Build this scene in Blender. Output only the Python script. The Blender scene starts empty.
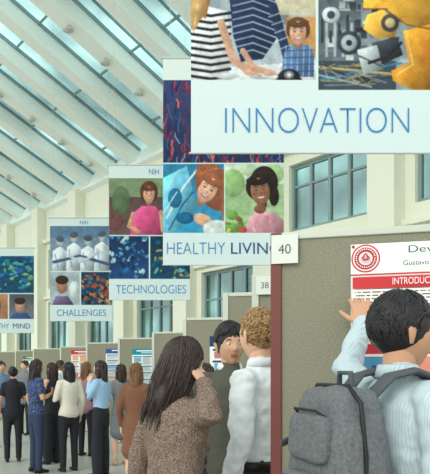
import bpy, math, random
import numpy as np
from mathutils import Vector, Matrix
random.seed(7)
V3=Vector
scene=bpy.context.scene
try: scene.view_settings.view_transform='Standard'
except Exception: pass
F=600.0; EYE=1.5; HOR=368.0
def XP(x,d): return (x-215.0)/F*d
def lin(c):
    o=[]
    for v in c[:3]:
        v=v/255.0
        o.append(v/12.92 if v<=0.04045 else ((v+0.055)/1.055)**2.4)
    return (o[0],o[1],o[2],1.0)
def link(o,parent=None):
    scene.collection.objects.link(o)
    if parent is not None: o.parent=parent
    return o
def empty(name,loc=(0,0,0),rz=0.0):
    e=bpy.data.objects.new(name,None); e.empty_display_size=0.1
    e.location=loc; e.rotation_euler=(0,0,rz); scene.collection.objects.link(e); return e
MC={}
def M(name,rgb,rough=0.65,var=None,bump=None,metal=0.0,spec=0.3,stripe=None,weave=None,sub=0.0,rgb2=None):
    if name in MC: return MC[name]
    m=bpy.data.materials.new(name); m.use_nodes=True; nt=m.node_tree; N=nt.nodes; L=nt.links
    b=N['Principled BSDF']; c=lin(rgb)
    b.inputs['Base Color'].default_value=c; b.inputs['Roughness'].default_value=rough
    b.inputs['Metallic'].default_value=metal
    b.inputs['Specular IOR Level'].default_value=spec
    if sub>0:
        b.inputs['Subsurface Weight'].default_value=sub; b.inputs['Subsurface Scale'].default_value=0.01
    tc=N.new('ShaderNodeTexCoord')
    c2=lin(rgb2) if rgb2 else tuple(v*0.6 for v in c[:3])+(1,)
    if stripe:
        w=N.new('ShaderNodeTexWave'); w.wave_type='BANDS'; w.bands_direction=stripe[1]
        w.inputs['Scale'].default_value=stripe[0]; w.inputs['Distortion'].default_value=0.3
        L.new(tc.outputs['Object'],w.inputs['Vector'])
        r=N.new('ShaderNodeValToRGB'); r.color_ramp.elements[0].color=c2; r.color_ramp.elements[1].color=c
        r.color_ramp.elements[0].position=stripe[2]; r.color_ramp.elements[1].position=stripe[2]+0.2
        L.new(w.outputs['Fac'],r.inputs['Fac']); L.new(r.outputs['Color'],b.inputs['Base Color'])
    elif var:
        n=N.new('ShaderNodeTexNoise'); n.inputs['Scale'].default_value=var[0]; n.inputs['Detail'].default_value=6
        L.new(tc.outputs['Object'],n.inputs['Vector'])
        r=N.new('ShaderNodeValToRGB'); r.color_ramp.elements[0].color=c2; r.color_ramp.elements[1].color=c
        r.color_ramp.elements[0].position=0.5-var[1]; r.color_ramp.elements[1].position=0.5+var[1]
        L.new(n.outputs['Fac'],r.inputs['Fac']); L.new(r.outputs['Color'],b.inputs['Base Color'])
    if bump:
        n=N.new('ShaderNodeTexNoise'); n.inputs['Scale'].default_value=bump[0]; n.inputs['Detail'].default_value=4
        L.new(tc.outputs['Object'],n.inputs['Vector'])
        bp=N.new('ShaderNodeBump'); bp.inputs['Strength'].default_value=bump[1]; bp.inputs['Distance'].default_value=0.02
        L.new(n.outputs['Fac'],bp.inputs['Height']); L.new(bp.outputs['Normal'],b.inputs['Normal'])
    MC[name]=m; return m
def glass_mat(name,tint,fac=0.12,lo=0.72,hi=1.5):
    m=bpy.data.materials.new(name); m.use_nodes=True; nt=m.node_tree; N=nt.nodes; L=nt.links
    for n in list(N): N.remove(n)
    o=N.new('ShaderNodeOutputMaterial'); t=N.new('ShaderNodeBsdfTransparent')
    tc=N.new('ShaderNodeTexCoord'); no=N.new('ShaderNodeTexNoise'); no.inputs['Scale'].default_value=0.35; no.inputs['Detail'].default_value=3
    L.new(tc.outputs['Object'],no.inputs['Vector'])
    r=N.new('ShaderNodeValToRGB'); a=lin(tint); r.color_ramp.elements[0].color=tuple(v*lo for v in a[:3])+(1,)
    r.color_ramp.elements[1].color=tuple(min(1,v*hi) for v in a[:3])+(1,)
    r.color_ramp.elements[0].position=0.38; r.color_ramp.elements[1].position=0.66
    L.new(no.outputs['Fac'],r.inputs['Fac']); L.new(r.outputs['Color'],t.inputs['Color'])
    g=N.new('ShaderNodeBsdfGlossy'); g.inputs['Roughness'].default_value=0.08
    x=N.new('ShaderNodeMixShader'); x.inputs['Fac'].default_value=fac
    L.new(t.outputs[0],x.inputs[1]); L.new(g.outputs[0],x.inputs[2]); L.new(x.outputs[0],o.inputs['Surface'])
    return m
def vcol_mat():
    m=bpy.data.materials.new('printed_ink'); m.use_nodes=True; nt=m.node_tree
    a=nt.nodes.new('ShaderNodeAttribute'); a.attribute_name='Col'
    b=nt.nodes['Principled BSDF']; b.inputs['Roughness'].default_value=0.75; b.inputs['Specular IOR Level'].default_value=0.15
    nt.links.new(a.outputs['Color'],b.inputs['Base Color']); return m
INK=vcol_mat()

# ---------- mesh builder ----------
class MB:
    def __init__(s): s.v=[]; s.f=[]; s.m=[]
    def box(s,x0,x1,y0,y1,z0,z1,mi=0,mat=None):
        b=len(s.v)
        for p in [(x0,y0,z0),(x1,y0,z0),(x1,y1,z0),(x0,y1,z0),(x0,y0,z1),(x1,y0,z1),(x1,y1,z1),(x0,y1,z1)]:
            p=V3(p); s.v.append(mat@p if mat else p)
        for q in [(0,3,2,1),(4,5,6,7),(0,1,5,4),(1,2,6,5),(2,3,7,6),(3,0,4,7)]:
            s.f.append([b+i for i in q]); s.m.append(mi)
    def rings(s,rings,mi=0,tipa=None,tipb=None):
        b=len(s.v); n=len(rings[0])
        for r in rings: s.v.extend(r)
        for i in range(len(rings)-1):
            for j in range(n):
                k=(j+1)%n
                s.f.append([b+i*n+j,b+i*n+k,b+(i+1)*n+k,b+(i+1)*n+j]); s.m.append(mi)
        if tipa is None: s.f.append([b+j for j in range(n)][::-1]); s.m.append(mi)
        else:
            s.v.append(tipa); t=len(s.v)-1
            for j in range(n): s.f.append([t,b+(j+1)%n,b+j]); s.m.append(mi)
        e=b+(len(rings)-1)*n
        if tipb is None: s.f.append([e+j for j in range(n)]); s.m.append(mi)
        else:
            s.v.append(tipb); t=len(s.v)-1
            for j in range(n): s.f.append([t,e+j,e+(j+1)%n]); s.m.append(mi)
    def tube(s,pts,rads,n=10,ref=None,mi=0,cap=True):
        pts=[V3(p) for p in pts]; R=[]; T=[]
        for i in range(len(pts)):
            if i==0: t=pts[1]-pts[0]
            elif i==len(pts)-1: t=pts[-1]-pts[-2]
            else: t=(pts[i+1]-pts[i]).normalized()+(pts[i]-pts[i-1]).normalized()
            if t.length<1e-8: t=V3((0,0,1))
            T.append(t.normalized())
        rf=V3(ref) if ref is not None else None
        if rf is None:
            rf=V3((0.31,0.93,0.17))
            if abs(T[0].dot(rf.normalized()))>0.9: rf=V3((1,0,0.1))
        def ring(p,t,ra,rb):
            a=rf-t*rf.dot(t)
            if a.length<1e-5: a=V3((1,0,0))
            a.normalize(); b=t.cross(a)
            return [p+a*(ra*math.cos(2*math.pi*j/n))+b*(rb*math.sin(2*math.pi*j/n)) for j in range(n)]
        rr=[(r,r) if not isinstance(r,(tuple,list)) else r for r in rads]
        ta=tb=None
        if cap:
            m0=min(rr[0]); m1=min(rr[-1])
            R.append(ring(pts[0]-T[0]*m0*0.6,T[0],rr[0][0]*0.78,rr[0][1]*0.78)); ta=pts[0]-T[0]*m0*0.95
        for p,t,r in zip(pts,T,rr): R.append(ring(p,t,r[0],r[1]))
        if cap:
            R.append(ring(pts[-1]+T[-1]*m1*0.6,T[-1],rr[-1][0]*0.78,rr[-1][1]*0.78)); tb=pts[-1]+T[-1]*m1*0.95
        s.rings(R,mi,ta,tb)
    def ell(s,c,r,mi=0,n=16,k=10,mat=None):
        c=V3(c); R=[]
        def P(u,v): 
            p=V3((r[0]*math.sin(v)*math.cos(u),r[1]*math.sin(v)*math.sin(u),r[2]*math.cos(v)))
            if mat: p=mat@p
            return c+p
        for i in range(1,k): R.append([P(2*math.pi*j/n,math.pi*i/k) for j in range(n)])
        s.rings(R,mi,P(0,0),P(0,math.pi))
    def obj(s,name,mats,parent=None,smooth=True,voxel=None,sm=3,disp=None,bevel=None):
        me=bpy.data.meshes.new(name); me.from_pydata([tuple(v) for v in s.v],[],s.f)
        for m in mats: me.materials.append(m)
        me.polygons.foreach_set('material_index',s.m)
        if smooth: me.polygons.foreach_set('use_smooth',[True]*len(s.f))
        me.update(); o=bpy.data.objects.new(name,me); link(o,parent)
        if voxel:
            r=o.modifiers.new('r','REMESH'); r.mode='VOXEL'; r.voxel_size=voxel; r.use_smooth_shade=True
            if sm:
                q=o.modifiers.new('s','SMOOTH'); q.iterations=sm; q.factor=0.5
        if disp:
            tx=bpy.data.textures.new(name+'_t','CLOUDS'); tx.noise_scale=disp[0]; tx.noise_depth=2
            d=o.modifiers.new('d','DISPLACE'); d.texture=tx; d.strength=disp[1]; d.mid_level=0.5; d.texture_coords='LOCAL'
        if bevel:
            b=o.modifiers.new('b','BEVEL'); b.width=bevel; b.segments=2; b.limit_method='ANGLE'
        return o
def text(body,loc,width,height,mat,parent,thin=0.0,rot=(math.pi/2,0,0),align='LEFT'):
    cu=bpy.data.curves.new('text_'+body[:8],'FONT'); cu.body=body; cu.size=1.0; cu.offset=thin
    cu.materials.append(mat); o=bpy.data.objects.new('lettering_'+body.split(' ')[0].lower(),cu); link(o,parent)
    bpy.context.view_layer.update()
    bb=o.bound_box; x0=min(b[0] for b in bb); x1=max(b[0] for b in bb); y0=min(b[1] for b in bb); y1=max(b[1] for b in bb)
    sx=width/max(1e-4,x1-x0); sy=height/max(1e-4,y1-y0)
    o.scale=(sx,sy,1); o.rotation_euler=rot
    o.location=(loc[0]-x0*sx,loc[1],loc[2]-y0*sy)
    return o
class Art:
    """flat print; local units: u right, v down; maps to local x / z on a sheet, facing -Y"""
    def __init__(s,k,ox,oz,y0): s.k=k; s.ox=ox; s.oz=oz; s.y=y0; s.v=[]; s.f=[]; s.c=[]; s.n=0; s.clip=None
    def poly(s,pts,col,step=True):
        if step: s.n+=1
        y=s.y-0.00045*s.n
        b=len(s.v)
        for (u,v) in pts: s.v.append((s.ox+u*s.k,y,s.oz-v*s.k))
        s.f.append(list(range(b,b+len(pts)))); s.c.append(lin(col))
    def rect(s,x0,y0,x1,y1,col,step=True): s.poly([(x0,y0),(x1,y0),(x1,y1),(x0,y1)],col,step)
    def ell(s,cx,cy,rx,ry,col,rot=0,n=18,step=True):
        c,d=math.cos(rot),math.sin(rot)
        s.poly([(cx+rx*math.cos(t)*c-ry*math.sin(t)*d,cy+rx*math.cos(t)*d+ry*math.sin(t)*c) for t in [2*math.pi*i/n for i in range(n)]],col,step)
    def line(s,pts,w,col):
        s.n+=1
        for a,b in zip(pts[:-1],pts[1:]):
            dx,dy=b[0]-a[0],b[1]-a[1]; l=math.hypot(dx,dy) or 1
            nx,ny=-dy/l*w/2,dx/l*w/2
            s.poly([(a[0]+nx,a[1]+ny),(b[0]+nx,b[1]+ny),(b[0]-nx,b[1]-ny),(a[0]-nx,a[1]-ny)],col,False)
    def obj(s,name,parent):
        me=bpy.data.meshes.new(name); me.from_pydata(s.v,[],s.f); me.materials.append(INK)
        ca=me.color_attributes.new('Col','FLOAT_COLOR','CORNER')
        for p,c in zip(me.polygons,s.c):
            for li in p.loop_indices: ca.data[li].color=c
        o=bpy.data.objects.new(name,me); return link(o,parent)
class Print:
    """printed photograph: fine mesh grid carrying ink colours, soft-edged continuous-tone shapes"""
    def __init__(s,w,h,k,H,y,res,v0=0,seed=1):
        s.w=w; s.h=h; s.k=k; s.H=H; s.y=y; s.res=res; s.v0=v0
        s.nx=int(w*res)+1; s.ny=int((h-v0)*res)+1
        u=np.linspace(0,w,s.nx); v=np.linspace(v0,h,s.ny); s.U,s.V=np.meshgrid(u,v)
        s.img=np.zeros((s.ny,s.nx,3)); s.img[:]=(208,222,222)
        s.rng=np.random.default_rng(seed); s.clip=(0,0,w,h); s.cm=np.ones((s.ny,s.nx)); s.photo=np.zeros((s.ny,s.nx))
    def setclip(s,x0,y0,x1,y1):
        s.cm=((s.U>=x0)&(s.U<=x1)&(s.V>=y0)&(s.V<=y1)).astype(float); s.photo=np.maximum(s.photo,s.cm)
    def noclip(s): s.cm=np.ones_like(s.cm)
    def put(s,mask,col,shade=None):
        m=(mask*s.cm)[...,None]; c=np.array(col,float)[None,None,:]
        if shade is not None: c=np.clip(c*shade[...,None],0,255)
        s.img=s.img*(1-m)+c*m
    def soft(s,d): return np.clip(0.5-d*s.res*0.7,0,1)
    def rect(s,x0,y0,x1,y1,col,g=0.0):
        d=np.maximum(np.maximum(x0-s.U,s.U-x1),np.maximum(y0-s.V,s.V-y1))
        s.put(s.soft(d),col,1+g*((s.V-y0)/(y1-y0)-.5))
    def ell(s,cx,cy,rx,ry,col,rot=0,sh=.3):
        sh=min(sh,.42)
        c,d=math.cos(rot),math.sin(rot); X=((s.U-cx)*c+(s.V-cy)*d)/rx; Y=(-(s.U-cx)*d+(s.V-cy)*c)/ry
        r=np.sqrt(X*X+Y*Y)
        s.put(s.soft((r-1)*min(rx,ry)),col,1+sh*(.2-.45*X*.5-.6*Y*.5-.25*r*r))
    def poly(s,pts,col,sh=.25):
        ins=np.zeros_like(s.cm,bool)
        n=len(pts)
        for i in range(n):
            x0,y0=pts[i-1]; x1,y1=pts[i]
            if y0==y1: continue
            c=((y0>s.V)!=(y1>s.V))&(s.U<(x1-x0)*(s.V-y0)/(y1-y0)+x0); ins^=c
        xs=[p[0] for p in pts]; ys=[p[1] for p in pts]
        cx=(min(xs)+max(xs))/2; cy=(min(ys)+max(ys))/2; w=max(1,max(xs)-min(xs)); h=max(1,max(ys)-min(ys))
        s.put(ins.astype(float),col,1+sh*(-(s.U-cx)/w-(s.V-cy)/h*.8))
    def line(s,pts,w,col,sh=.3):
        for a,b in zip(pts[:-1],pts[1:]):
            dx,dy=b[0]-a[0],b[1]-a[1]; L=dx*dx+dy*dy or 1
            t=np.clip(((s.U-a[0])*dx+(s.V-a[1])*dy)/L,0,1)
            px=s.U-a[0]-t*dx; py=s.V-a[1]-t*dy; d=np.sqrt(px*px+py*py)
            s.put(s.soft(d-w/2),col,1-sh*np.clip((px+py)/max(w,1e-3),-1,1)*.7)
    def face(s,cx,cy,r,skin,hair,rot=0,long=False):
        c,d=math.cos(rot),math.sin(rot)
        def T(x,y): return (cx+(x*c-y*d)*r,cy+(x*d+y*c)*r)
        dk=tuple(int(q*.70) for q in skin); hi=tuple(min(255,int(q*1.07)) for q in skin)
        s.ell(*T(0,-.25),r*1.10,r*1.12,hair,rot,.4)
        s.ell(*T(0,1.1),r*.4,r*.5,dk,rot)
        s.ell(*T(0,.1),r*.76,r*1.08,skin,rot,.4)
        s.ell(*T(-.1,-.40),r*.42,r*.2,hi,rot,.05)
        s.ell(*T(-.42,-.72),r*.6,r*.30,hair,rot+0.35); s.ell(*T(.42,-.72),r*.6,r*.30,hair,rot-0.35)
        e_=tuple(int(.5*a+20) for a in hair)
        for e in(-1,1):
            s.ell(*T(.32*e,-.04),r*.17,r*.09,dk,rot,0); s.ell(*T(.32*e,-.02),r*.12,r*.06,(215,205,200),rot,0); s.ell(*T(.32*e,-.02),r*.07,r*.07,(44,32,32),rot,0)
            s.line([T(.16*e,-.24),T(.34*e,-.31),T(.50*e,-.25)],r*.05,e_,0); s.ell(*T(.42*e,.30),r*.18,r*.13,tuple(int(a*b) for a,b in zip(skin,(1.0,.90,.88))),rot,0)
        s.ell(*T(.03,.25),r*.12,r*.08,dk,rot,.1); s.ell(*T(.0,.18),r*.07,r*.12,hi,rot,.05)
        s.ell(*T(0,.60),r*.33,r*.14,(170,84,84),rot,.1); s.ell(*T(0,.575),r*.26,r*.09,(238,230,224),rot,.05); s.ell(*T(0,.50),r*.30,r*.05,skin,rot,0)
    def obj(s,name,parent):
        im=s.img
        nz=s.rng.normal(0,1,(s.ny//9+3,s.nx//9+3)); yi=np.arange(s.ny)/9.; xi=np.arange(s.nx)/9.
        y0=yi.astype(int); x0=xi.astype(int); fy=(yi-y0)[:,None]; fx=(xi-x0)[None,:]
        lo=nz[y0][:,x0]*(1-fy)*(1-fx)+nz[y0+1][:,x0]*fy*(1-fx)+nz[y0][:,x0+1]*(1-fy)*fx+nz[y0+1][:,x0+1]*fy*fx
        fine=s.rng.normal(0,1,(s.ny,s.nx))
        im=im*(1+s.photo*(.06*lo+.06*fine))[...,None]
        k=im.copy(); k[1:-1,1:-1]=(im[1:-1,1:-1]*2+im[:-2,1:-1]+im[2:,1:-1]+im[1:-1,:-2]+im[1:-1,2:])/6; im=np.where(s.photo[...,None]>0,k,im)
        im=np.clip(im,0,255)/255.; im=np.where(im<=.04045,im/12.92,((im+.055)/1.055)**2.4)
        im=np.where(s.photo[...,None]>0,im*.84,im)
        vs=np.stack([s.U*s.k,np.full_like(s.U,s.y),s.H-s.V*s.k],-1).reshape(-1,3)
        nx,ny=s.nx,s.ny; I=np.arange(nx*ny).reshape(ny,nx)
        q=np.stack([I[:-1,:-1],I[1:,:-1],I[1:,1:],I[:-1,1:]],-1).reshape(-1,4)
        me=bpy.data.meshes.new(name); me.vertices.add(len(vs)); me.vertices.foreach_set('co',vs.ravel())
        me.loops.add(q.size); me.loops.foreach_set('vertex_index',q.ravel().astype(np.int32))
        me.polygons.add(len(q)); me.polygons.foreach_set('loop_start',np.arange(0,q.size,4,dtype=np.int32)); me.polygons.foreach_set('loop_total',np.full(len(q),4,dtype=np.int32))
        me.update(calc_edges=True)
        ca=me.color_attributes.new('Col','FLOAT_COLOR','POINT')
        rgba=np.concatenate([im.reshape(-1,3),np.ones((nx*ny,1))],1); ca.data.foreach_set('color',rgba.ravel())
        me.materials.append(INK); o=bpy.data.objects.new(name,me); return link(o,parent)

# ================= WORLD / LIGHT / CAMERA =================
w=bpy.data.worlds.new('World'); scene.world=w; w.use_nodes=True
bg=w.node_tree.nodes['Background']; bg.inputs['Color'].default_value=(0.85,0.96,0.92,1); bg.inputs['Strength'].default_value=1.38
sun=bpy.data.lights.new('sun','SUN'); sun.energy=1.3; sun.angle=math.radians(30); sun.color=(1,0.98,0.9)
so=bpy.data.objects.new('sun',sun); scene.collection.objects.link(so)
so.rotation_euler=V3((0.55,0.75,-0.62)).to_track_quat('-Z','Y').to_euler()
cam=bpy.data.cameras.new('camera'); co=bpy.data.objects.new('camera',cam); scene.collection.objects.link(co)
co.location=(0,0,EYE); co.rotation_euler=(math.pi/2,0,0)
cam.lens=600/474*36; cam.sensor_width=36; cam.shift_y=(HOR-237)/474; cam.clip_start=0.05; cam.clip_end=300
scene.camera=co

# ================= SHELL =================
mwall=M('wall_plaster',(234,232,214),0.85,bump=(6,0.05)); mbeam=M('white_steel',(240,243,236),0.5)
mframe=M('window_frame_grey',(138,156,156),0.45); mmul=M('mullion_dark',(130,152,156),0.5)
mfloor=M('terrazzo',(196,194,186),0.35,var=(14,0.25),rgb2=(168,164,156),spec=0.4)
b=MB(); b.box(-40,40,-8,60,-0.1,0); b.obj('floor',[mfloor],smooth=False)
ANG=math.atan2(-.765,.64)
wallE=empty('wall_back',(-2,22,0),ANG)
T0,T1=-33.6,18.4
WB=9.5
b=MB()
b.box(T0,T1,0,.4,0,1.8); b.box(T0,T1,0,.4,4.7,5.36); b.box(T0,T1,0,.4,7.25,WB)
k0=int((T0-2.4)/4)-1
wn=[]; t=2.4+4*k0
while t<T1:
    wn.append(t); t+=4
prev=T0
for t in wn:
    if t<T0 or t+2.7>T1: continue
    b.box(prev,t,0,.4,1.8,4.7); b.box(prev,t,0,.4,5.36,7.25)
    prev=t+2.7
b.box(prev,T1,0,.4,1.8,4.7); b.box(prev,T1,0,.4,5.36,7.25)
b.obj('wall_panels',[mwall],wallE,smooth=False)
b=MB()
for t in wn:
    c=t-0.65
    if c-.35<T0: continue
    b.box(c-.38,c+.38,-.45,-.001,0,WB-.15)
b.box(T0,T1,-.12,-.001,4.85,5.0); b.box(T0,T1,-.18,-.001,7.6,7.78)
b.obj('columns',[mwall],wallE,smooth=False,bevel=0.02)
gw=glass_mat('window_glass',(176,202,202),0.15)
i=0
for t in wn:
    if t<T0 or t+2.7>T1: continue
    for (z0,z1) in ((1.8,4.7),(5.36,7.25)):
        i+=1; b=MB()
        b.box(t,t+2.7,.14,.24,z0,z0+.1); b.box(t,t+2.7,.14,.24,z1-.1,z1)
        for q in range(5):
            xx=t+.04+q*(2.62/4); b.box(xx-.04,xx+.04,.13,.25,z0,z1)
        b.box(t,t+2.7,.15,.23,z0+(z1-z0)*.68-.03,z0+(z1-z0)*.68+.03)
        b.box(t,t+2.7,.185,.195,z0,z1,1)
        b.obj('window_%d'%i,[mframe,gw],wallE,smooth=False)
SL=math.radians(25); RL=15.0
roofE=empty('ceiling',(0,0,0))
rm=Matrix.Translation(V3((-2,22,WB)))@Matrix.Rotation(ANG,4,'Z')@Matrix(((1,0,0,0),(0,-math.cos(SL),math.sin(SL)*1,0),(0,math.sin(SL),math.cos(SL),0),(0,0,0,1)))
b=MB(); g=MB(); mu=MB(); fx=MB()
t=1.95-1.85*18; j=-18
while t<17:
    wd=.34 if j%3==0 else .24
    b.box(t-wd,t+wd,-.3,RL,-.12,.38,0,rm)
    mu.box(t-wd-.05,t-wd,0,RL,.36,.46,0,rm); mu.box(t+wd,t+wd+.05,0,RL,.36,.46,0,rm)
    mu.box(t+.92-.02,t+.92+.02,0,RL,.36,.44,0,rm)
    g.box(t+wd,t+1.85-wd,0,RL,.42,.43,0,rm)
    if j%3==0:
        q=1.0
        while q<RL:
            c=rm@V3((t,q,-.12))
            fx.tube([c+V3((0,0,.02)),c+V3((0,0,-.12))],[.03,.03],8,cap=False)
            fx.tube([c+V3((0,0,-.10)),c+V3((0,0,-.17))],[.13,.15],14,cap=False,mi=0)
            q+=1.35
    t+=1.85; j+=1
q=0.9
while q<RL:
    mu.box(T0,T1,q-.03,q+.03,.36,.45,0,rm); q+=2.3
b.box(T0,T1,-.3,.1,-.3,.42,0,rm)
b.obj('roof_beams',[mbeam],roofE,smooth=False); mu.obj('glazing_bars',[mmul],roofE,smooth=False)
g.obj('skylight_glass',[glass_mat('skylight',(204,224,226),0.04,.72,1.4)],roofE,smooth=False)
fx.obj('downlights',[M('lamp_white',(200,202,194),.5)],roofE)

# ================= BANNERS =================
mpan=M('banner_fabric',(208,222,222),.8); mblue=M('banner_blue_ink',(66,130,184),.7); mdkb=M('banner_dark_ink',(40,84,130),.7)
mcord=M('cord',(190,195,192),.6)
def banner(x0,y0,wu,hu,Wm,res,v0,seed):
    d=F*Wm/wu; k=Wm/wu
    e=empty('hanging_banner',(XP(x0,d),d,EYE+(HOR-y0-hu)*k))
    W=Wm; H=hu*k
    b=MB(); b.box(0,W,0,.006,0,H,0); b.tube([(0-.03,.003,H),(W+.03,.003,H)],[.02,.02],8,mi=1); b.tube([(-.01,.003,0),(W+.01,.003,0)],[.008,.008],8,mi=1)
    for xx in (.12,W-.12): b.tube([(xx,.003,H),(xx,.003,13.5-e.location.z)],[.004,.004],5,mi=1)
    b.obj('cloth',[mpan,mcord],e,smooth=False)
    return e,Print(wu,hu,k,H,-.0015,res,v0,seed),k,H
rn=random.Random(3)
# INNOVATION
e,a,k,H=banner(191,-275,252,428,2.0,1.6,0,1)
a.setclip(0,0,252,182); a.rect(0,0,252,182,(80,124,150),.4); a.ell(120,90,90,60,(110,170,200)); a.ell(60,120,30,40,(60,90,120))
a.setclip(0,184,125,272)
a.setclip(0,184,125,355)
a.rect(0,184,125,355,(172,184,190),.1); a.rect(58,184,122,312,(190,198,196),-.2); a.rect(74,262,98,300,(130,140,150)); a.rect(0,200,30,300,(150,165,176)); a.rect(84,200,125,290,(206,196,168))
a.rect(95,292,125,332,(205,150,90)); a.poly([(0,345),(125,336),(125,355),(0,355)],(226,230,230),.05)
a.ell(18,240,16,32,(196,150,100),0.1,.6)
a.poly([(0,283),(10,280),(36,286),(41,322),(38,355),(0,355)],(232,232,230))
for q in range(10): a.line([(0,288+q*7),(20,291+q*7),(39,288+q*7)],2.8,(36,38,52))
a.ell(9,268,12,30,(186,142,88),0.2,.7); a.ell(5,280,6,26,(206,166,108),.1,.6); a.line([(14,246),(18,270),(14,292)],3,(160,116,70)); a.line([(6,250),(8,275),(4,300)],2,(222,184,130))
a.line([(30,298),(42,334),(58,346)],8,(206,160,134)); a.ell(60,347,7,4,(212,166,140)); a.line([(60,348),(70,351)],2,(206,160,134)); a.line([(60,345),(69,348)],1.6,(206,160,134))
a.poly([(38,270),(60,258),(84,273),(88,310),(72,334),(50,337),(42,310)],(40,52,84))
for q in range(9): a.line([(42,274+q*7),(62,269+q*7),(86,278+q*7)],1.2,(176,188,204))
a.line([(82,282),(92,316),(98,338)],9,(42,54,88)); 
for q in range(6): a.line([(78+q*3,292+q*8),(90+q*2.4,288+q*8)],1.2,(170,182,198))
a.ell(96,344,7,4,(212,166,140)); a.line([(52,326),(62,342),(76,347)],6,(206,160,134)); a.ell(78,348,6,3.5,(212,166,140)); a.line([(80,348),(88,350)],1.8,(206,160,134))
a.ell(62,250,13,18,(112,76,52),0,.6)
a.poly([(93,328),(102,319),(118,320),(123,330),(123,352),(90,352)],(92,124,170))
for q in range(5): a.line([(95+q*6,321),(94+q*6,351)],1,(170,190,214))
for q in range(4): a.line([(92,326+q*7),(123,325+q*7)],1,(60,84,130))
a.face(107,307,11,(214,164,138),(96,66,46))
a.ell(98,352,11,8,(34,36,40),0,.6); a.ell(98,350,5,4,(130,134,138)); a.ell(98,350,2.2,2,(225,228,228)); a.ell(90,355,5,3,(30,30,34)); a.ell(106,355,5,3,(30,30,34))
a.ell(36,351,12,3,(196,202,206)); a.line([(60,352),(84,354)],2,(170,176,180))
a.setclip(127,184,252,365)
a.rect(127,184,252,365,(128,138,142),.3); a.rect(127,184,170,365,(96,104,110),.2); a.rect(190,184,252,268,(150,156,158),.2)
for q in range(60):
    x=rn.uniform(127,215); y=rn.uniform(262,340); ww=rn.uniform(2,12); hh=rn.uniform(1.5,9)
    a.rect(x,y,x+ww,y+hh,rn.choice([(170,178,182),(60,68,78),(190,196,196),(84,94,104),(110,120,128),(46,52,60),(140,150,156)]),.3)
for q in range(9): a.rect(130+q*4.2,290+(q%3)*8,132.6+q*4.2,318+(q%2)*14,(176,182,186) if q%2 else (52,60,70))
a.ell(140,290,9,8,(196,202,202),0,.8); a.ell(140,290,4,4,(60,70,80)); a.ell(158,318,12,12,(60,66,74),0,.8); a.ell(158,318,8,8,(160,168,172),0,.9); a.ell(158,318,3,3,(40,46,54))
a.rect(127,336,205,365,(66,78,90)); a.line([(127,342),(210,350)],2.5,(190,170,110)); a.line([(130,355),(210,338)],2,(60,130,170)); a.line([(127,350),(180,362)],2,(150,160,164))
for q in range(26): a.line([(rn.uniform(128,200),rn.uniform(336,362)),(rn.uniform(128,200),rn.uniform(336,362))],.8,rn.choice([(150,160,164),(40,46,54),(190,160,90)]))
a.poly([(172,262),(252,252),(252,308),(214,300),(196,284),(172,284)],(222,164,62),.5); a.poly([(180,262),(252,250),(252,262),(190,272)],(240,200,110),.2)
a.poly([(176,290),(192,284),(206,300),(204,312),(186,314),(172,304)],(228,176,76),.5)
a.poly([(212,306),(252,296),(252,365),(222,365),(202,356),(200,346),(218,338)],(214,148,50),.6)
a.poly([(228,318),(252,308),(252,365),(240,365)],(176,112,40),.4); a.line([(206,350),(222,340),(216,308)],1.5,(240,200,120)); a.line([(196,286),(216,300),(252,306)],1.5,(130,88,40)); a.line([(172,284),(196,284)],1.5,(130,88,40))
a.ell(199,298,9,9,(70,66,62),0,.8); a.ell(199,298,5,5,(190,174,124),0,.8); a.poly([(180,318),(206,312),(212,330),(190,340)],(56,62,68),.7)
a.poly([(166,325),(186,320),(192,344),(172,350)],(176,184,184),.5); a.line([(168,331),(190,341)],1.5,(70,80,90)); a.line([(210,318),(196,332),(178,338)],3,(40,42,46))
a.noclip(); a.obj('printed_photo',e)
text('INNOVATION',(34*k,-.006,20*k),184*k,25*k,mblue,e,thin=-0.02)
# HEALTHY LIVING
e,a,k,H=banner(163,58,121,207,2.0,2.2,0,2)
a.rect(0,0,121,21,(214,222,214))
a.setclip(0,22,121,105); a.rect(0,22,121,105,(52,62,104),-.3)
for q in range(190):
    x=rn.uniform(0,120); y=rn.uniform(16,104); L=rn.uniform(5,20)
    pts=[(x,y)]
    for z in range(3): pts.append((pts[-1][0]+rn.uniform(-2.5,2.5),pts[-1][1]+L/3))
    a.line(pts,rn.uniform(.6,1.8),rn.choice([(170,48,56),(195,66,66),(130,40,66),(110,150,176),(60,100,140),(214,110,96),(150,40,50),(36,44,84)]))
a.setclip(0,106,61,175); a.rect(0,106,61,175,(56,146,188),.2); a.poly([(0,120),(24,108),(34,150),(10,175),(0,175)],(110,186,212),.5); a.line([(4,160),(20,130),(34,112)],2,(222,236,240)); a.line([(0,140),(16,112)],1.5,(180,220,232)); a.ell(12,140,7,10,(40,116,160),0,.5); a.ell(22,160,9,6,(30,100,140),0,.5); a.line([(6,172),(20,146),(30,134)],1.5,(34,100,146)); a.line([(0,156),(14,134)],1.2,(230,240,244))
a.ell(50,128,16,26,(150,88,64),-.4,.5)
for q in range(16): a.line([(38+q*1.6,106+abs(q-7)*.7),(56+q*.5,130),(60,162)],.6,(184,120,84) if q%2 else (116,64,48))
a.face(45,131,12,(230,178,152),(150,90,64),0.5)
for q in range(7): a.line([(34+q*2.2,120-q*1.6),(40+q*3.2,113-q*.4)],.8,(176,112,78))
a.ell(40,162,10,6,(222,170,144),.4); a.ell(54,171,14,9,(206,214,208))
a.setclip(62,106,121,175); a.rect(62,106,121,175,(164,194,146),.1); a.rect(62,106,121,126,(206,220,200)); a.ell(70,125,12,14,(146,180,120),0,.3); a.ell(112,116,9,9,(160,190,136),0,.3); a.ell(86,112,8,6,(186,206,170),0,.2)
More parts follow.
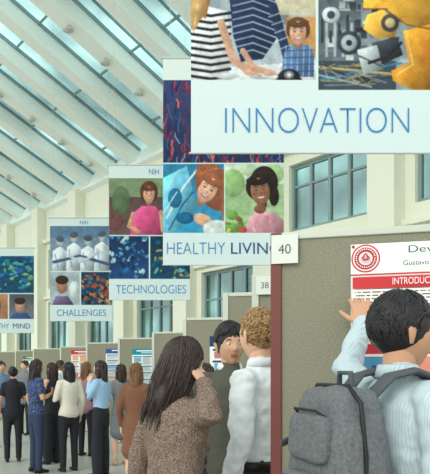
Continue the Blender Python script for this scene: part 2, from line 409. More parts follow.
a.ell(101,125,14,17,(50,38,36),0,.5); a.ell(111,138,5,10,(46,34,32)); a.face(97,132,12.5,(150,104,80),(46,36,34),-.15)
a.poly([(82,175),(86,160),(94,152),(110,154),(121,162),(121,175)],(216,156,168),.4); a.line([(88,160),(92,174)],1,(240,200,206)); a.line([(104,158),(106,175)],1,(180,120,134)); a.ell(97,151,6,4.5,(128,86,66)); a.line([(80,175),(77,162),(70,157)],5,(140,96,74)); a.ell(69,157,6,5,(120,162,76),0,.5); a.ell(70,170,12,5,(104,150,76),0,.4); a.ell(80,172,4,3,(190,80,66))
for q in range(10): a.ell(rn.uniform(62,82),rn.uniform(164,174),2,1.4,rn.choice([(90,130,60),(140,180,96),(180,90,70),(210,190,110)]))
a.noclip(); a.obj('printed_photo',e)
text('HEALTHY',(4*k,-.008,11*k),58*k,11.5*k,mblue,e,thin=-0.015); text('LIVING',(68*k,-.008,11*k),49*k,11.5*k,mdkb,e,thin=0)
text('NIH',(92*k,-.008,H-16*k),12*k,7*k,mblue,e)
# TECHNOLOGIES
e,a,k,H=banner(109,165,81,135,2.0,2.4,0,3)
a.rect(0,0,81,12,(206,218,216))
a.setclip(0,13,54,70); a.rect(0,13,54,70,(100,76,76),.3); a.rect(0,13,54,32,(128,146,112)); a.ell(12,36,9,15,(92,112,80),0,.3); a.ell(6,56,8,10,(112,74,72),0,.3)
a.poly([(21,70),(24,48),(33,41),(46,41),(54,50),(54,70)],(220,86,138),.4); a.ell(40,27,9,11,(90,56,42),0,.5); a.line([(24,49),(20,61),(30,67)],4,(212,160,130)); a.line([(52,47),(54,66)],4,(212,160,130)); a.face(40,29,7.5,(216,164,136),(96,62,46))
a.setclip(55,13,81,70); a.rect(55,13,81,70,(40,120,170))
a.setclip(0,71,40,114); a.rect(0,71,40,114,(36,66,110),.4)
for q in range(60): a.ell(rn.uniform(0,40),rn.uniform(72,113),rn.uniform(.8,3),rn.uniform(.8,2.5),rn.choice([(100,160,190),(40,104,156),(170,196,210),(28,46,82),(60,130,176)]),rn.uniform(0,3),.3)
a.setclip(41,71,81,114); a.rect(41,71,81,114,(26,70,92),.3); 
for q in range(60): a.ell(rn.uniform(42,81),rn.uniform(72,113),rn.uniform(.8,4),rn.uniform(.8,2.5),rn.choice([(44,126,134),(24,44,68),(170,140,90),(110,170,180),(30,90,120),(24,60,86)]),rn.uniform(0,3),.3)
a.noclip(); a.obj('printed_photo',e)
text('TECHNOLOGIES',(7*k,-.008,6.5*k),70*k,8.5*k,mblue,e,thin=-0.01); text('NIH',(40*k,-.008,H-9.5*k),10*k,5.5*k,mblue,e)
# CHALLENGES
e,a,k,H=banner(50,218,62,103,2.0,2.6,0,4)
a.rect(0,0,62,7,(206,218,216))
a.setclip(0,8,62,53); a.rect(0,8,62,53,(128,152,174),.3); a.rect(0,8,62,20,(100,130,160))
for (x,y,rr,tt) in((10,24,3.8,.3),(24,20,3.6,-.2),(38,23,4,.2),(52,19,3.6,-.3)):
    a.poly([(x-8,53),(x-7,y+9),(x,y+4),(x+7,y+10),(x+8,53)],(206,216,224),.5); a.line([(x-5,y+12),(x-2,50)],1.2,(150,170,190)); a.ell(x,y,rr,rr*1.3,(190,156,138),tt,.6); a.ell(x,y-3,rr*1.1,rr*.8,(80,90,106),tt); a.ell(x,y+2.5,rr*.8,rr*.6,(150,182,200),tt)
a.line([(4,44),(30,38),(58,46)],3,(70,96,132)); a.ell(30,42,7,3,(190,200,206)); a.line([(14,34),(26,42)],3,(196,208,218)); a.line([(48,34),(36,42)],3,(196,208,218))
a.setclip(0,54,30,87); a.rect(0,54,30,87,(176,190,196)); a.ell(12,68,5.5,7.5,(170,124,102),0,.4); a.ell(12,62,6.5,4.5,(60,46,42)); a.poly([(2,87),(6,78),(18,78),(24,87)],(116,98,134),.4); a.ell(24,72,5,9,(214,222,222),0,.5)
a.setclip(31,54,62,87); a.rect(31,54,62,87,(36,70,96))
for q in range(70): a.ell(rn.uniform(32,61),rn.uniform(56,86),rn.uniform(.8,3),rn.uniform(.8,2.4),rn.choice([(180,96,60),(196,140,80),(50,112,140),(26,46,70),(160,74,58)]),rn.uniform(0,3),.3)
a.noclip(); a.obj('printed_photo',e)
text('CHALLENGES',(7*k,-.008,5*k),49*k,6.5*k,mblue,e,thin=-0.005); text('NIH',(30*k,-.008,H-6.5*k),8*k,4*k,mblue,e)
# MIND
e,a,k,H=banner(-18,248,52,85,2.0,2.6,0,5)
a.rect(0,0,52,7,(206,218,216))
a.setclip(0,8,52,45); a.rect(0,8,52,45,(30,80,112))
for q in range(100): a.ell(rn.uniform(1,51),rn.uniform(8,44),rn.uniform(1,4),rn.uniform(.7,2),rn.choice([(40,130,140),(44,96,154),(100,160,110),(140,170,110),(26,60,92),(70,164,166),(56,122,176)]),rn.uniform(-.4,.4),.3)
a.setclip(0,46,26,71); a.rect(0,46,26,71,(186,130,100)); a.ell(12,58,7,9,(80,116,150),0,.5); 
a.setclip(27,46,52,71); a.rect(27,46,52,71,(110,110,116),.4); a.poly([(28,71),(32,65),(45,65),(50,71)],(60,90,140)); a.ell(38,58,5,7,(190,150,128),0,.5); a.ell(38,53,5.5,3.5,(60,48,44))
a.noclip(); a.obj('printed_photo',e)
text('HEALTHY',(3*k,-.008,4.5*k),24*k,5*k,mblue,e,thin=-0.005); text('MIND',(31*k,-.008,4.5*k),17*k,5*k,mdkb,e)

# ================= POSTER BOARDS =================
mfab=M('board_fabric',(154,150,130),.95,var=(150,.2),rgb2=(126,122,106),bump=(200,.25))
malu=M('board_frame',(196,198,186),.4,metal=.2); mmar=M('board_maroon_edge',(120,66,60),.5); mpap=M('paper',(220,222,214),.6); mink=M('ink_black',(60,58,60),.7); mredt=M('ink_white',(245,235,235),.7)
def board(x,y,rz,w,h,edge=None,num=None,posters=()):
    e=empty('poster_board',(x,y,0),rz)
    b=MB(); b.box(.03,w-.03,0,.035,.12,h-.02,0)
    em=2 if edge else 1
    b.box(0,.045,-.012,.047,0,h,em); b.box(w-.045,w,-.012,.047,0,h,1); b.box(.045,w-.045,-.008,.043,h-.03,h,1); b.box(.045,w-.045,-.008,.043,.1,.13,1)
    for xx in (0.0,w-.045): b.box(xx,xx+.045,-.2,.22,0,.03,1)
    b.obj('panel',[mfab,malu,mmar],e,smooth=False,bevel=.004)
    if num:
        nx=num[1]; b=MB(); b.box(nx,nx+.11,-.02,-.014,h-.13,h-.012,0); b.obj('number_card',[mpap],e,smooth=False)
        text(num[0],(nx+.03,-.0225,h-.09),.05,.038,mink,e,thin=-.015)
    for (u,v,pw,ph,col,seed) in posters:
        r=random.Random(seed); a=Art(1.0,u,h-v,-.004)
        a.rect(0,0,pw,ph,(234,238,236)); a.rect(0,0,pw,ph*.14,col)
        a.rect(pw*.15,ph*.035,pw*.85,ph*.06,(250,250,250)); a.rect(pw*.3,ph*.085,pw*.7,ph*.1,(240,240,240))
        for c in range(3):
            yy=ph*.17; x0=pw*(.03+c*.325); x1=x0+pw*.3
            while yy<ph*.93:
                hh=ph*r.uniform(.1,.2); a.rect(x0,yy,x1,yy+ph*.025,col)
                if r.random()<.45: a.rect(x0+.02,yy+ph*.035,x1-.02,min(yy+hh,ph*.96),r.choice([(120,170,200),(220,170,120),(150,190,150),(200,120,120),(200,205,215)]))
                else:
                    q=yy+ph*.04
                    while q<min(yy+hh,ph*.96): a.rect(x0,q,x1-r.uniform(0,.1)*pw,q+ph*.006,(140,140,145)); q+=ph*.018
                yy+=hh+ph*.03
        a.obj('poster_print',e)
    return e
B40=(0.233,2.5); R40=-math.radians(15)
e40=board(B40[0],B40[1],R40,2.4,2.06,edge=True,num=('40',.005))
a=Art(.001,0.325,1.995,-.004)
a.rect(0,0,1200,900,(236,240,238)); a.rect(0,0,1200,118,(244,247,246))
a.ell(58,58,56,56,(205,70,74),n=40); a.ell(58,58,50,50,(240,230,228),n=40); a.ell(58,58,44,44,(190,60,66),n=40); a.ell(58,58,27,27,(238,226,224),n=30)
for q in range(26):
    t=2*math.pi*q/26; a.ell(58+36*math.cos(t),58+36*math.sin(t),3,3,(244,236,234),n=8)
a.line([(42,62),(58,40),(74,62)],5,(190,60,66)); a.rect(46,62,70,68,(190,60,66)); a.rect(50,52,54,66,(190,60,66)); a.rect(62,52,66,66,(190,60,66))
a.rect(0,122,1200,128,(200,60,66)); a.rect(8,134,390,180,(206,66,72)); a.rect(400,134,790,180,(206,66,72)); a.rect(800,134,1190,180,(206,66,72))
rr=random.Random(5)
for c in range(3):
    x0=12+c*395
    a.rect(x0-4,184,x0+378,890,(250,240,236))
    yy=192
    for ln in range(15):
        xx=x0+(8 if ln%4 else 0)
        while xx<x0+350:
            l=rr.uniform(12,38); a.rect(xx,yy,min(xx+l,x0+362),yy+5.5,(120,110,112),False); xx+=l+6
        yy+=13
    a.rect(x0,400,x0+370,440,(206,66,72)); a.rect(x0+10,450,x0+180,590,[(90,150,190),(230,190,120),(120,180,140)][c]); a.rect(x0+190,450,x0+360,590,(232,150,130))
    for q in range(6): a.rect(x0+24+q*24,590-20-rr.uniform(10,100),x0+38+q*24,585,(60,90,130))
    a.rect(x0,610,x0+370,650,(206,66,72)); yy=662
    for ln in range(16):
        a.rect(x0,yy,x0+rr.uniform(250,365),yy+5.5,(120,110,112),False); yy+=13
a.obj('poster_print',e40)
text('Developing Novel Tools',(.325+.22,-.03,1.995-.055),.56,.036,mink,e40,thin=-.004); text('Gustavo D. Hernandez, PhD, Natalie Ruiz, Wei Chen',(.325+.2,-.03,1.995-.098),.62,.022,mink,e40)
text('INTRODUCTION',(.325+.16,-.045,1.995-.170),.2,.026,mredt,e40); text('METHODS',(.325+.52,-.045,1.995-.170),.15,.026,mredt,e40)
for (u,z) in ((.335,1.985),(1.5,1.985)):
    b=MB(); b.ell((u,-.012,z),(.006,.006,.006),n=8,k=6); b.obj('push_pin',[M('pin_red',(200,40,40),.3)],e40)
r12=-math.radians(12)
board(XP(252,3.87),3.87,r12,1.8,2.1,num=('38',.03),posters=[(.4,.15,1.2,.9,(40,90,140),2)])
board(XP(223,4.8),4.8,r12,1.8,2.1,posters=[(.42,.14,1.2,.9,(150,60,60),3)])
board(XP(183,7.2),7.2,r12,1.8,2.1,posters=[(.33,.22,1.2,.9,(40,70,110),4)])
board(XP(152,10),10,r12,1.8,2.1,posters=[(.65,.2,1.0,.9,(120,60,80),6)])
board(XP(118,12.0),12.0,r12,1.8,2.1,posters=[(.3,.22,.62,.85,(30,140,160),7)])
board(XP(86,14.2),14.2,r12,1.8,2.1,posters=[(.5,.15,1.0,.8,(60,90,160),8)])
board(XP(60,16.8),16.8,r12,1.5,2.1,posters=[(.34,.1,.7,.9,(190,60,60),9)])
board(XP(33,18.5),18.5,r12,1.5,2.1)
board(XP(15,20.5),20.5,r12,1.5,2.1,posters=[(.3,.2,.8,.8,(80,120,90),11)])
board(XP(-14,22),22,r12,1.5,2.1)

# ================= PEOPLE =================
def smoothstep(a,b,x):
    t=max(0,min(1,(x-a)/(b-a))); return t*t*(3-2*t)
def head_pt(x,y,z):
    X=.073*x; Y=.092*y; Z=.116*z
    if z<0:
        X*=1-.30*(-z)**1.6
        if y<0: Y*=1-.42*smoothstep(.1,.95,-z)
    X*=1+.03*math.exp(-((z-.25)/.4)**2)
    if y>0:
        Y+=-.007*math.exp(-((abs(x)-.42)/.19)**2-((z-.04)/.12)**2)
        Y+=.004*math.exp(-((abs(x)-.38)/.3)**2-((z-.22)/.09)**2)
        pr=smoothstep(.22,-.18,z)*smoothstep(-.36,-.24,z)
        Y+=.024*pr*math.exp(-(x/(.13+.06*pr))**2)
        Y+=.006*math.exp(-(x/.30)**2-((z+.44)/.055)**2)+.006*math.exp(-(x/.26)**2-((z+.56)/.05)**2)
        Y+=.012*math.exp(-(x/.38)**2-((z+.84)/.16)**2)
        Y+=.004*math.exp(-((abs(x)-.52)/.2)**2-((z+.18)/.2)**2)
    return V3((X,Y,Z))
SK={'light':(226,178,150),'tan':(204,154,124),'brown':(140,96,74),'olive':(206,160,130)}
HAIRC={'black':((22,20,22),(44,40,42)),'dark':((34,24,24),(66,48,42)),'brown':((92,62,40),(140,100,66)),'curly':((120,88,54),(186,150,102))}
def hair_locks(mb,style,near,rnd,fem):
    c=V3((0,-.016,.026)); R=V3((.084,.100,.104))
    if style=='curly': R=V3((.082,.096,.104))
    if style=='wavy': R=V3((.086,.102,.108))
    mb.ell(c,R,n=24,k=16)
    if style in('long','longback'):
        mb.tube([(0,-.045,.02),(0,-.075,-.08),(0,-.09,-.17),(0,-.10,-.25)],[(.082,.06),(.080,.045),(.076,.035),(.05,.02)],14,ref=(1,0,0))
        for sx in(-1,1): mb.tube([(sx*.062,.02,.06),(sx*.078,-.005,-.02),(sx*.078,-.02,-.10),(sx*.07,-.045,-.19)],[.02,.026,.026,.016],8)
    if style=='bun': mb.ell((0,-.10,.08),(.04,.04,.04))
    nl={'curly':480,'wavy':750,'short':300,'long':700,'longback':500,'bun':160}[style]
    if not near: nl//=9
    kr=1.0 if near else 2.0
    for i in range(nl):
        while True:
            u=V3((rnd.gauss(0,1),rnd.gauss(0,1),rnd.gauss(0,1))).normalized()
            if u.z<-.55: continue
            if u.y>.35 and u.z<.5: continue
            if style!='long' and abs(u.x)>.5 and u.y>-.1 and u.z<-.15: continue
            break
        p=V3((c.x+R.x*u.x,c.y+R.y*u.y,c.z+R.z*u.z)); pts=[p]
        crown=V3((0,-.35,.93)) if style not in('wavy',) else V3((-.30,.15,.94))
        d=(u-crown*u.dot(crown)); 
        if style=='curly': d=V3((rnd.gauss(0,1),rnd.gauss(0,1),rnd.gauss(0,1)))
        if d.length<.05: d=V3((1,0,0))
        d.normalize()
        st={'curly':.0085,'wavy':.013,'short':.009,'long':.026,'longback':.026,'bun':.015}[style]
        steps={'curly':6,'wavy':7,'short':5,'long':11,'longback':11,'bun':4}[style]
        if style in('long','longback'): steps=rnd.randint(8,13)
        lift=1.0+rnd.uniform(0,.04); ax=V3((rnd.gauss(0,1),rnd.gauss(0,1),rnd.gauss(0,1))).normalized()
        ph=rnd.uniform(0,6); fre=False
        sh=math.sin(u.x*5+u.z*4)
        for kk in range(steps):
            if fre:
                q=pts[-1]+V3((rnd.gauss(0,.0015)+.005*math.sin(sh*2+kk*.7),rnd.gauss(0,.0015)-.001,-st))
            else:
                q=pts[-1]+d*st
                vv=V3(((q.x-c.x)/R.x,(q.y-c.y)/R.y,(q.z-c.z)/R.z)).normalized()
                if style in('long','longback') and vv.z<.1: fre=True
                lf=lift+( .04*math.sin(kk*1.3+ph) if style=='curly' else 0)+(.05*(kk/steps)**2*(1+sh*.5) if style=='wavy' else 0)
                q=V3((c.x+R.x*vv.x*lf,c.y+R.y*vv.y*lf,c.z+R.z*vv.z*lf))
                d=(q-pts[-1]).normalized()
                if style=='curly': d=(d+ax.cross(d)*.9).normalized()
                if style=='wavy': d=(d+vv.cross(d)*(.22*sh+rnd.gauss(0,.06))).normalized()
            pts.append(q)
            if not fre and vv.z<-.62 : break
            if not fre and vv.y>.5 and vv.z<.45 and style!='wavy': break
            if not fre and vv.y>.4 and vv.z<.25: break
        if len(pts)<3: continue
        r0={'curly':.0058,'wavy':.0042,'short':.0045,'long':.0046,'longback':.0046,'bun':.005}[style]*kr
        n=len(pts); mb.tube(pts,[r0*(1-.65*(a_/(n-1))**1.5) for a_ in range(n)],5)
def hand(mb,wr,d,nrm,side,curl,s=1.0):
    d=d.normalized(); nrm=(nrm-d*nrm.dot(d)).normalized(); wv=d.cross(nrm)*side
    P=lambda a,b_,c_: wr+(d*a+wv*b_+nrm*c_)*s
    mb.tube([P(-.02,0,0),P(.02,0,0),P(.055,0,0),P(.088,-.002,0)],[(.024*s,.018*s),(.032*s,.016*s),(.040*s,.014*s),(.039*s,.011*s)],12,ref=wv)
    for off,L,sp in((.030,.070,.10),(.0105,.078,.02),(-.0095,.072,-.05),(-.029,.056,-.14)):
        p=P(.084,off,0); dd=(d+wv*sp).normalized(); pts=[p-dd*.012*s,p]; rd=[.0095*s,.0092*s]
        for k_,fr in enumerate((.45,.30,.25)):
            ang=curl*(.8,1.0,.7)[k_]
            axn=dd.cross(nrm)
            dd=(Matrix.Rotation(ang,3,axn.normalized())@dd).normalized() if axn.length>.05 else dd
            p=p+dd*L*fr*s; pts.append(p); rd.append((.0085,.0078,.0065)[k_]*s)
        mb.tube(pts,rd,8)
    b0=P(.018,.022,.004); td=(d*.62+wv*.68+nrm*.25).normalized(); t1=b0+td*.036*s; t2=t1+(td+d*.35+nrm*curl*.3).normalized()*.03*s; t3=t2+(td+d*.7+nrm*curl*.5).normalized()*.024*s
    mb.tube([b0,t1,t2,t3],[.014*s,.0118*s,.0098*s,.0078*s],8)
def person(name,x,y,yaw,H=1.72,fem=False,skin='light',hair='dark',style='short',top=None,sleeve='long',hem=.86,tuck=False,
           legs='pants',legm=None,shoe=None,armL=None,armR=None,hyaw=0,hpitch=0,htilt=0,near=False,legw=1.0,stride=.0,lean=0.0,flare=0.0,collar=None,curl=.3,wrink=.012):
    e=empty(name,(x,y,0),math.radians(yaw)); s=H/1.72; rnd=random.Random(int(abs(x*997+y*131)*10)+3)
    Rz=Matrix.Rotation(-math.radians(yaw),3,'Z')
    vx=.009 if near else .018
    sw=.155 if fem else .178
    mskin=M('skin_'+skin,SK[skin],.5,bump=(60,.03),sub=.08); mh1=M('hair_'+hair,HAIRC[hair][1],.42,var=(55,.2),rgb2=HAIRC[hair][0],spec=.4)
    def S(a): return V3((a[0]*s,a[1]*s,a[2]*s))
    def LN(z): return lean*max(0,(z-.9))
    hipw=.088; ank=[V3((-.10,-stride/2,.085)),V3((.10,stride/2,.085))]
    kne=[V3((-.097,-stride/4+.012,.47)),V3((.097,stride/4+.012,.47))]; hp=[V3((-hipw,0,.88)),V3((hipw,0,.88))]
    hr=.158 if not fem else .165
    g=MB()
    if legs in('pants','wide'):
        wk={'pants':1.0,'wide':1.45}[legs]*legw
        g.tube([S((0,0,.82)),S((0,0,.90)),S((0,0,.98)),S((0,0,1.03))],[(hr*s*.9,.10*s),(hr*s,.115*s),(.15*s,.108*s),(.143*s,.1*s)],20,ref=(1,0,0))
        for a_ in range(2): g.tube([S(hp[a_]),S((hp[a_]+kne[a_])/2),S(kne[a_]),S((kne[a_]+ank[a_])/2),S(ank[a_]+V3((0,0,-.02)))],[.088*s,.078*s,.062*s*wk,.058*s*wk,.052*s*wk],14)
        g.obj('trousers',[legm],e,voxel=vx*1.2,disp=(.09*s,.012) if near else None)
    else:
        kz={'skirt':.5,'dress':.55,'shorts':.6}[legs]
        g.tube([S((0,0,1.02)),S((0,0,.88)),S((0,0,kz+.15)),S((0,0,kz))],[(.14*s,.10*s),(hr*s,.12*s),(.185*s,.14*s),(.2*s,.155*s)],20,ref=(1,0,0))
        g.obj('skirt',[legm],e,voxel=vx*1.2,disp=(.12,.02))
        g=MB()
        for a_ in range(2): g.tube([S(hp[a_]),S(kne[a_]+V3((0,0,.03))),S((kne[a_]*.6+ank[a_]*.4)),S(ank[a_])],[.075*s,.05*s,.052*s,.033*s],12)
        g.obj('legs',[mskin],e,voxel=vx)
    g=MB()
    for a_ in range(2):
        q=ank[a_]
        g.tube([S(q+V3((0,-.055,-.045))),S(q+V3((0,0,-.04))),S(q+V3((0,.08,-.052))),S(q+V3((0,.15,-.06)))],[(.032*s,.038*s),(.038*s,.044*s),(.043*s,.030*s),(.032*s,.022*s)],12,ref=(1,0,0))
        g.tube([S(q+V3((0,0,-.04))),S(q+V3((0,-.005,.03)))],[.036*s,.036*s],10)
    g.obj('shoes',[shoe or M('shoe_black',(28,27,28),.4)],e,voxel=.014)
    bw=1.0 if not fem else .93
    secs=[]
    if tuck: secs+=[(.98,.140,.098)]
    else: secs+=[(hem,hr+.012+flare,.122+flare*.8),((hem+1.04)/2,.158+flare*.4,.115+flare*.3)]
    secs+=[(1.05,.145 if not fem else .132,.104),(1.16,.152 if not fem else .138,.108),(1.28,.172*bw,.118),(1.37,.176*bw,.112),(1.43,.125*bw,.086),(1.465,.072,.066)]
    g=MB(); g.tube([S((0,LN(z),z)) for z,_,_ in secs],[(a_*s,b_*s) for _,a_,b_ in secs],24,ref=(1,0,0),cap=True)
    if fem: 
        for sx in(-1,1): g.ell(S((sx*.065,.085+LN(1.25),1.25)),(.055*s,.05*s,.06*s),n=12,k=8)
    sk=MB(); sk.tube([S((0,-.012+LN(1.4),1.40)),S((0,-.004+LN(1.48),1.47)),S((0,.004+LN(1.55),1.56))],[.062*s,.053*s if not fem else .045*s,.052*s if not fem else .044*s],14)
    hands=MB()
    for side,arm in((-1,armL),(1,armR)):
        sh=S((side*sw,LN(1.4)-.005,1.395))
        el=S((side*(sw+.065),-.03+LN(1.15),1.125)); wrp=S((side*(sw+.07),.05+LN(.9),.885)); hd=V3((0,.25,-1)); pn=V3((-side,0,0)); cl=curl
        if arm:
            def cv(p,w=True): 
                p=V3(p[:3])
                if arm.get('world'): p=Rz@(p-V3((x,y,0))) if w else Rz@p
                return p
            el=cv(arm['el']); wrp=cv(arm['wr']); hd=cv(arm['hd'],False); pn=cv(arm['pn'],False); cl=arm.get('curl',curl)
        mid1=(sh+el)/2; fm=(el*.6+wrp*.4)
        top_in=S((side*sw*.7,LN(1.4),1.40))
        if sleeve=='long':
            g.tube([top_in,sh,mid1,el,fm,wrp],[.058*s,.064*s,.058*s,.051*s,.047*s,.037*s],14)
            if near: g.tube([wrp-(wrp-el).normalized()*.045*s,wrp+(wrp-el).normalized()*.004],[.041*s,.040*s],14,cap=False)
        elif sleeve=='short':
            g.tube([top_in,sh,sh+(el-sh)*.62],[.058*s,.06*s,.056*s],14)
            sk.tube([sh,mid1,el,fm,wrp],[.045*s,.044*s,.038*s,.037*s,.026*s],12)
        else:
            sk.tube([top_in,sh,mid1,el,fm,wrp],[.05*s,.048*s,.042*s,.036*s,.035*s,.024*s],12)
        hand(hands,wrp,hd,pn,-side,cl,s*(1.0 if not fem else .92))
    g.obj('top',[top],e,voxel=vx,disp=(.06,wrink) if near else (.1,.008))
    if collar:
        c2=MB(); zz=1.462
        n=20; R1=[];
        for (dz,rx,ry) in((0,.078,.070),(.038,.066,.062),(.042,.060,.056),(.0,.066,.06)):
            R1.append([S((rx*math.cos(2*math.pi*j/n),LN(1.48)-.006+ry*math.sin(2*math.pi*j/n),zz+dz-(.02 if math.sin(2*math.pi*j/n)>.6 else 0))) for j in range(n)])
        c2.rings(R1); c2.obj('collar',[collar],e)
    sk.obj('neck_and_arms',[mskin],e,voxel=vx if near else .014,sm=2)
    hands.obj('hands',[mskin],e,voxel=.0035 if near else None,sm=2)
    hm=Matrix.Translation(S((0,.018+LN(1.6),1.603)))@Matrix.Rotation(math.radians(hyaw),4,'Z')@Matrix.Rotation(math.radians(hpitch),4,'X')@Matrix.Rotation(math.radians(htilt),4,'Y')@Matrix.Scale(s*(1.0 if not fem else .95),4)
    g=MB(); NU,NV=(56,44) if near else (28,22)
    R1=[]
    for i in range(1,NV):
        ph=math.pi*i/NV
        R1.append([hm@head_pt(math.sin(ph)*math.cos(2*math.pi*j/NU),math.sin(ph)*math.sin(2*math.pi*j/NU),math.cos(ph)) for j in range(NU)])
    g.rings(R1,0,hm@head_pt(0,0,1),hm@head_pt(0,0,-1))
    for fi,f in enumerate(g.f):
        if len(f)==4:
            i=f[0]//NU; j=f[0]%NU; ph=math.pi*(i+1.5)/NV; zz=math.cos(ph); xx=math.sin(ph)*math.cos(2*math.pi*(j+.5)/NU); yy=math.sin(2*math.pi*(j+.5)/NU)
            if yy>0 and -.61<zz<-.39 and abs(xx)<.30-.6*abs(zz+.5): g.m[fi]=1
    for sx in(-1,1):
        em=hm@Matrix.Translation(V3((sx*.0745,-.006,-.004)))@Matrix.Rotation(sx*.35,4,'Z')
        g.tube([em@V3((0,0,-.030)),em@V3((sx*.004,-.003,-.015)),em@V3((sx*.009,-.008,.010)),em@V3((sx*.006,-.006,.028))],[(.005,.008),(.006,.012),(.006,.017),(.005,.012)],10,ref=(em.to_3x3()@V3((1,0,0))))
        g.ell(hm@V3((sx*.031,.0735,.006)),(.0115,.0115,.0105),2,12,8); g.ell(hm@V3((sx*.031,.0815,.006)),(.0052,.0045,.0052),3,10,6)
        g.tube([hm@V3((sx*.014,.088,.025)),hm@V3((sx*.030,.087,.031)),hm@V3((sx*.047,.074,.027))],[.0022,.0034,.0018],6,mi=3)
    g.obj('head',[mskin,M('lips_'+skin,tuple(int(v*q) for v,q in zip(SK[skin],(.88,.66,.66))),.45),M('eye_white',(232,230,226),.25),mh1],e)
    g=MB(); hair_locks(g,style,near,rnd,fem); g.v=[hm@v for v in g.v]
    g.obj('hair',[mh1],e)
    return e,S,LN

blk=M('cloth_black',(40,40,46),.85,bump=(80,.1)); navy=M('cloth_navy',(52,62,88),.85); wht=M('shirt_white',(226,230,234),.75,bump=(8,.15)); 
# --- man with backpack
mstr=M('shirt_pale_stripe',(192,206,212),.75,stripe=(34,'X',.12),rgb2=(176,191,199),bump=(9,.25))
mx,my=.59,1.92
hx=.57; hy=2.5-.268*(hx-.233)-.03
e,S,LN=person('man_with_backpack',mx,my,-70,H=1.73,skin='tan',hair='black',style='wavy',top=mstr,legm=M('chino_grey',(80,82,88),.85),near=True,hyaw=-14,hpitch=-4,collar=mstr,
  armL=dict(world=True,el=(.485,2.20,1.50),wr=(.565,hy-.10,1.665),hd=(.0,.50,.85),pn=(.1,1,-.5),curl=.35),
  armR=None,wrink=.026)
mbp=M('backpack_grey',(120,122,124),.9,var=(90,.25),rgb2=(90,92,96),bump=(120,.3)); mbd=M('backpack_strap_grey',(84,87,90),.85,bump=(150,.2)); mzip=M('zip_black',(36,36,38),.4)
def rbox(g,c,hx_,hy_,hz,pw=3.0,n=20,k=12,mi=0,top=1.0):
    R=[]
    def sp(a,p): return math.copysign(abs(a)**(2/p),a)
    for i in range(1,k):
        v=math.pi*i/k; zz=sp(math.cos(v),pw); rr=abs(math.sin(v))**(2/pw)
        tp=1-(1-top)*max(0,zz)
        R.append([V3((c[0]+hx_*tp*rr*sp(math.cos(2*math.pi*j/n),pw),c[1]+hy_*tp*rr*sp(math.sin(2*math.pi*j/n),pw),c[2]+hz*zz)) for j in range(n)])
    g.rings(R,mi,V3((c[0],c[1],c[2]+hz)),V3((c[0],c[1],c[2]-hz)))
g=MB()
rbox(g,(0,-.225,1.18),.165,.105,.265,5.5,36,28,top=.80)
g.obj('backpack_body',[mbp],e,disp=(.10,.03))
g=MB(); rbox(g,(0,-.325,1.06),.135,.055,.13,4.6,28,18); rbox(g,(0,-.315,1.29),.112,.035,.075,4.6,28,18); g.obj('backpack_pockets',[mbp],e,disp=(.08,.018))
g=MB(); rbox(g,(-.172,-.22,1.03),.03,.075,.10,3,20,14); rbox(g,(.172,-.22,1.03),.03,.075,.10,3,20,14)
g.tube([(-.11,-.16,1.42),(-.155,-.20,1.36),(-.175,-.27,1.22),(-.178,-.26,1.0)],[(.005,.016)]*4,8,ref=(0,0.2,1))
for zz in(1.30,1.14): g.tube([(-.15,-.14,zz),(-.172,-.20,zz-.01),(-.165,-.29,zz-.03),(-.12,-.36,zz-.04)],[(.012,.004)]*4,8,ref=(0,0,1))
g.tube([(-.035,-.20,1.43),(-.032,-.20,1.485),(.03,-.20,1.485),(.035,-.20,1.43)],[.009]*4,8)
for sx in(-1,1):
    g.tube([(sx*.075,-.155,1.42),(sx*.085,-.10,1.475),(sx*.095,-.02,1.492),(sx*.105,.06,1.465),(sx*.115,.125,1.38),(sx*.115,.14,1.27),(sx*.13,.12,1.12),(sx*.165,.03,1.02),(sx*.17,-.10,.97)],[(.036,.011)]*6+[(.022,.008)]*3,12,ref=(1,0,0))
g.obj('backpack_straps',[mbd],e)
g=MB()
for z,yy,hw in((1.375,-.345,.08),(1.17,-.385,.10)):
    g.tube([(-hw,yy+.03,z-.02),(-hw*.8,yy+.004,z),(hw*.8,yy+.004,z),(hw,yy+.03,z-.02)],[.0045]*4,6)
g.tube([(-.163,-.235,1.00),(-.163,-.235,1.25),(-.145,-.240,1.40),(-.09,-.245,1.447),(.09,-.245,1.447),(.145,-.240,1.40),(.163,-.235,1.25),(.163,-.235,1.0)],[.007]*8,6)
g.tube([(-.07,-.383,1.17),(-.072,-.392,1.13)],[.004,.005],6)
g.box(-.05,.05,-.392,-.382,1.04,1.08)
g.tube([(-.06,-.385,1.0),(-.062,-.392,.93)],[.007,.006],6)
g.obj('backpack_zips',[mzip],e)
# --- man in white shirt
person('man_in_white_shirt',.222,2.92,58,H=1.775,skin='light',hair='curly',style='curly',top=wht,tuck=True,legm=blk,near=True,collar=wht,hyaw=-20,hpitch=-4,wrink=.026,shoe=M('shoe_brown',(80,54,38),.4))
eb=[o for o in bpy.data.objects if o.name=='man_in_white_shirt'][0]
g=MB(); s_=1.775/1.72; n=28; R1=[[V3((a_*s_*math.cos(2*math.pi*j/n),b_*s_*math.sin(2*math.pi*j/n),z*s_)) for j in range(n)] for z,a_,b_ in((.995,.158,.115),(.995,.164,.121),(1.03,.160,.118),(1.03,.150,.108))]
g.rings(R1); g.obj('belt',[M('belt_leather',(30,26,24),.35)],eb)
# --- man in dark suit facing the camera
olive=M('jacket_olive',(84,84,74),.85,bump=(60,.1))
person('man_in_jacket',XP(230,3.42),3.42,-170,H=1.75,skin='olive',hair='black',style='wavy',top=olive,hem=.82,legm=blk,near=True,collar=wht,hyaw=4,hpitch=-3)
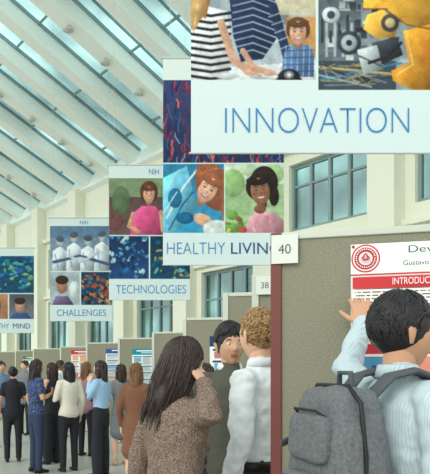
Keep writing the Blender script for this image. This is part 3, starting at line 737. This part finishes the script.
# --- woman in tweed blazer
tweed=M('tweed',(158,136,122),.95,var=(190,.12),rgb2=(88,70,64),bump=(150,.4))
person('woman_in_tweed_blazer',-.18,2.5,-42,H=1.625,fem=True,skin='light',hair='dark',style='long',top=tweed,hem=.78,flare=.02,legm=blk,near=True,hyaw=-8,hpitch=-16,htilt=8,lean=.08,
  armR=dict(el=(.265,-.045,1.315),wr=(.105,.085,1.435),hd=(-.42,-.26,.75),pn=(-.8,-.1,-.55),curl=.4),wrink=.022)
# ---- distant crowd
floral=M('blouse_navy_floral',(80,98,140),.8,var=(40,.1),rgb2=(34,42,74)); beige=M('blouse_cream',(222,214,198),.8); blue=M('shirt_light_blue',(156,190,222),.8,bump=(10,.1))
pink=M('top_mauve',(160,120,128),.8); orange=M('top_rust',(170,104,66),.8,var=(40,.1),rgb2=(90,60,50)); grey=M('suit_grey',(120,124,130),.85); brn=M('dress_brown',(124,84,64),.85); chk=M('shirt_check_blue',(120,146,176),.8,stripe=(14,'X',.3),rgb2=(86,108,140))
def bent(side,H=1.62):
    s=H/1.72; return dict(el=(side*.23*s,.0,1.13*s),wr=(side*.10*s,.2*s,1.2*s),hd=(-side*.6,.5,.5),pn=(0,-1,0))
def phone(side,H=1.62):
    s=H/1.72; return dict(el=(side*.22*s,.08*s,1.16*s),wr=(side*.11*s,.13*s,1.40*s),hd=(-side*.2,-.1,1),pn=(-side,0,0))
def far(name,px,d,yaw,H,**k): return person(name,XP(px,d),d,yaw,H=H,**k)
far('woman',36,8.6,-50,1.62,fem=True,skin='tan',hair='dark',style='long',top=floral,sleeve='short',legm=navy,legs='pants',armR=bent(1),hem=.92)
far('woman',52,9.4,60,1.58,fem=True,skin='light',hair='dark',style='long',top=blk,sleeve='none',legm=blk,legs='wide',armL=bent(-1,1.58))
far('woman',69,8.7,40,1.58,fem=True,skin='light',hair='black',style='long',top=beige,legm=blk,legs='pants',armL=bent(-1,1.58),hem=.9)
far('woman',101,8.3,70,1.60,fem=True,skin='light',hair='dark',style='long',top=blue,tuck=True,legm=blk,legs='wide',armL=phone(-1,1.6),armR=bent(1,1.6))
far('woman',86,10.2,-20,1.60,fem=True,skin='light',hair='brown',style='long',top=pink,legm=blk,legs='pants')
far('woman',13,9.6,20,1.52,fem=True,skin='tan',hair='black',style='bun',top=blk,sleeve='short',legm=blk,legs='pants',armR=bent(1,1.52))
far('man',1,11.5,-140,1.62,skin='tan',hair='black',style='short',top=chk,legm=navy,hem=.86)
far('man',25,13.5,160,1.66,skin='light',hair='dark',style='short',top=grey,legm=blk,hem=.8)
far('man',60,13.0,-90,1.66,skin='brown',hair='black',style='short',top=wht,legm=grey)
far('woman',121,9.3,30,1.56,fem=True,skin='light',hair='dark',style='long',top=grey,sleeve='short',legm=grey,legs='dress',shoe=M('shoe_nude',(190,150,120),.5))
far('woman',136,7.2,-10,1.56,fem=True,skin='light',hair='brown',style='longback',top=brn,legm=brn,legs='dress')
far('woman',206,5.6,150,1.54,fem=True,skin='olive',hair='dark',style='long',top=orange,legm=blk,legs='pants',armR=bent(1,1.54))
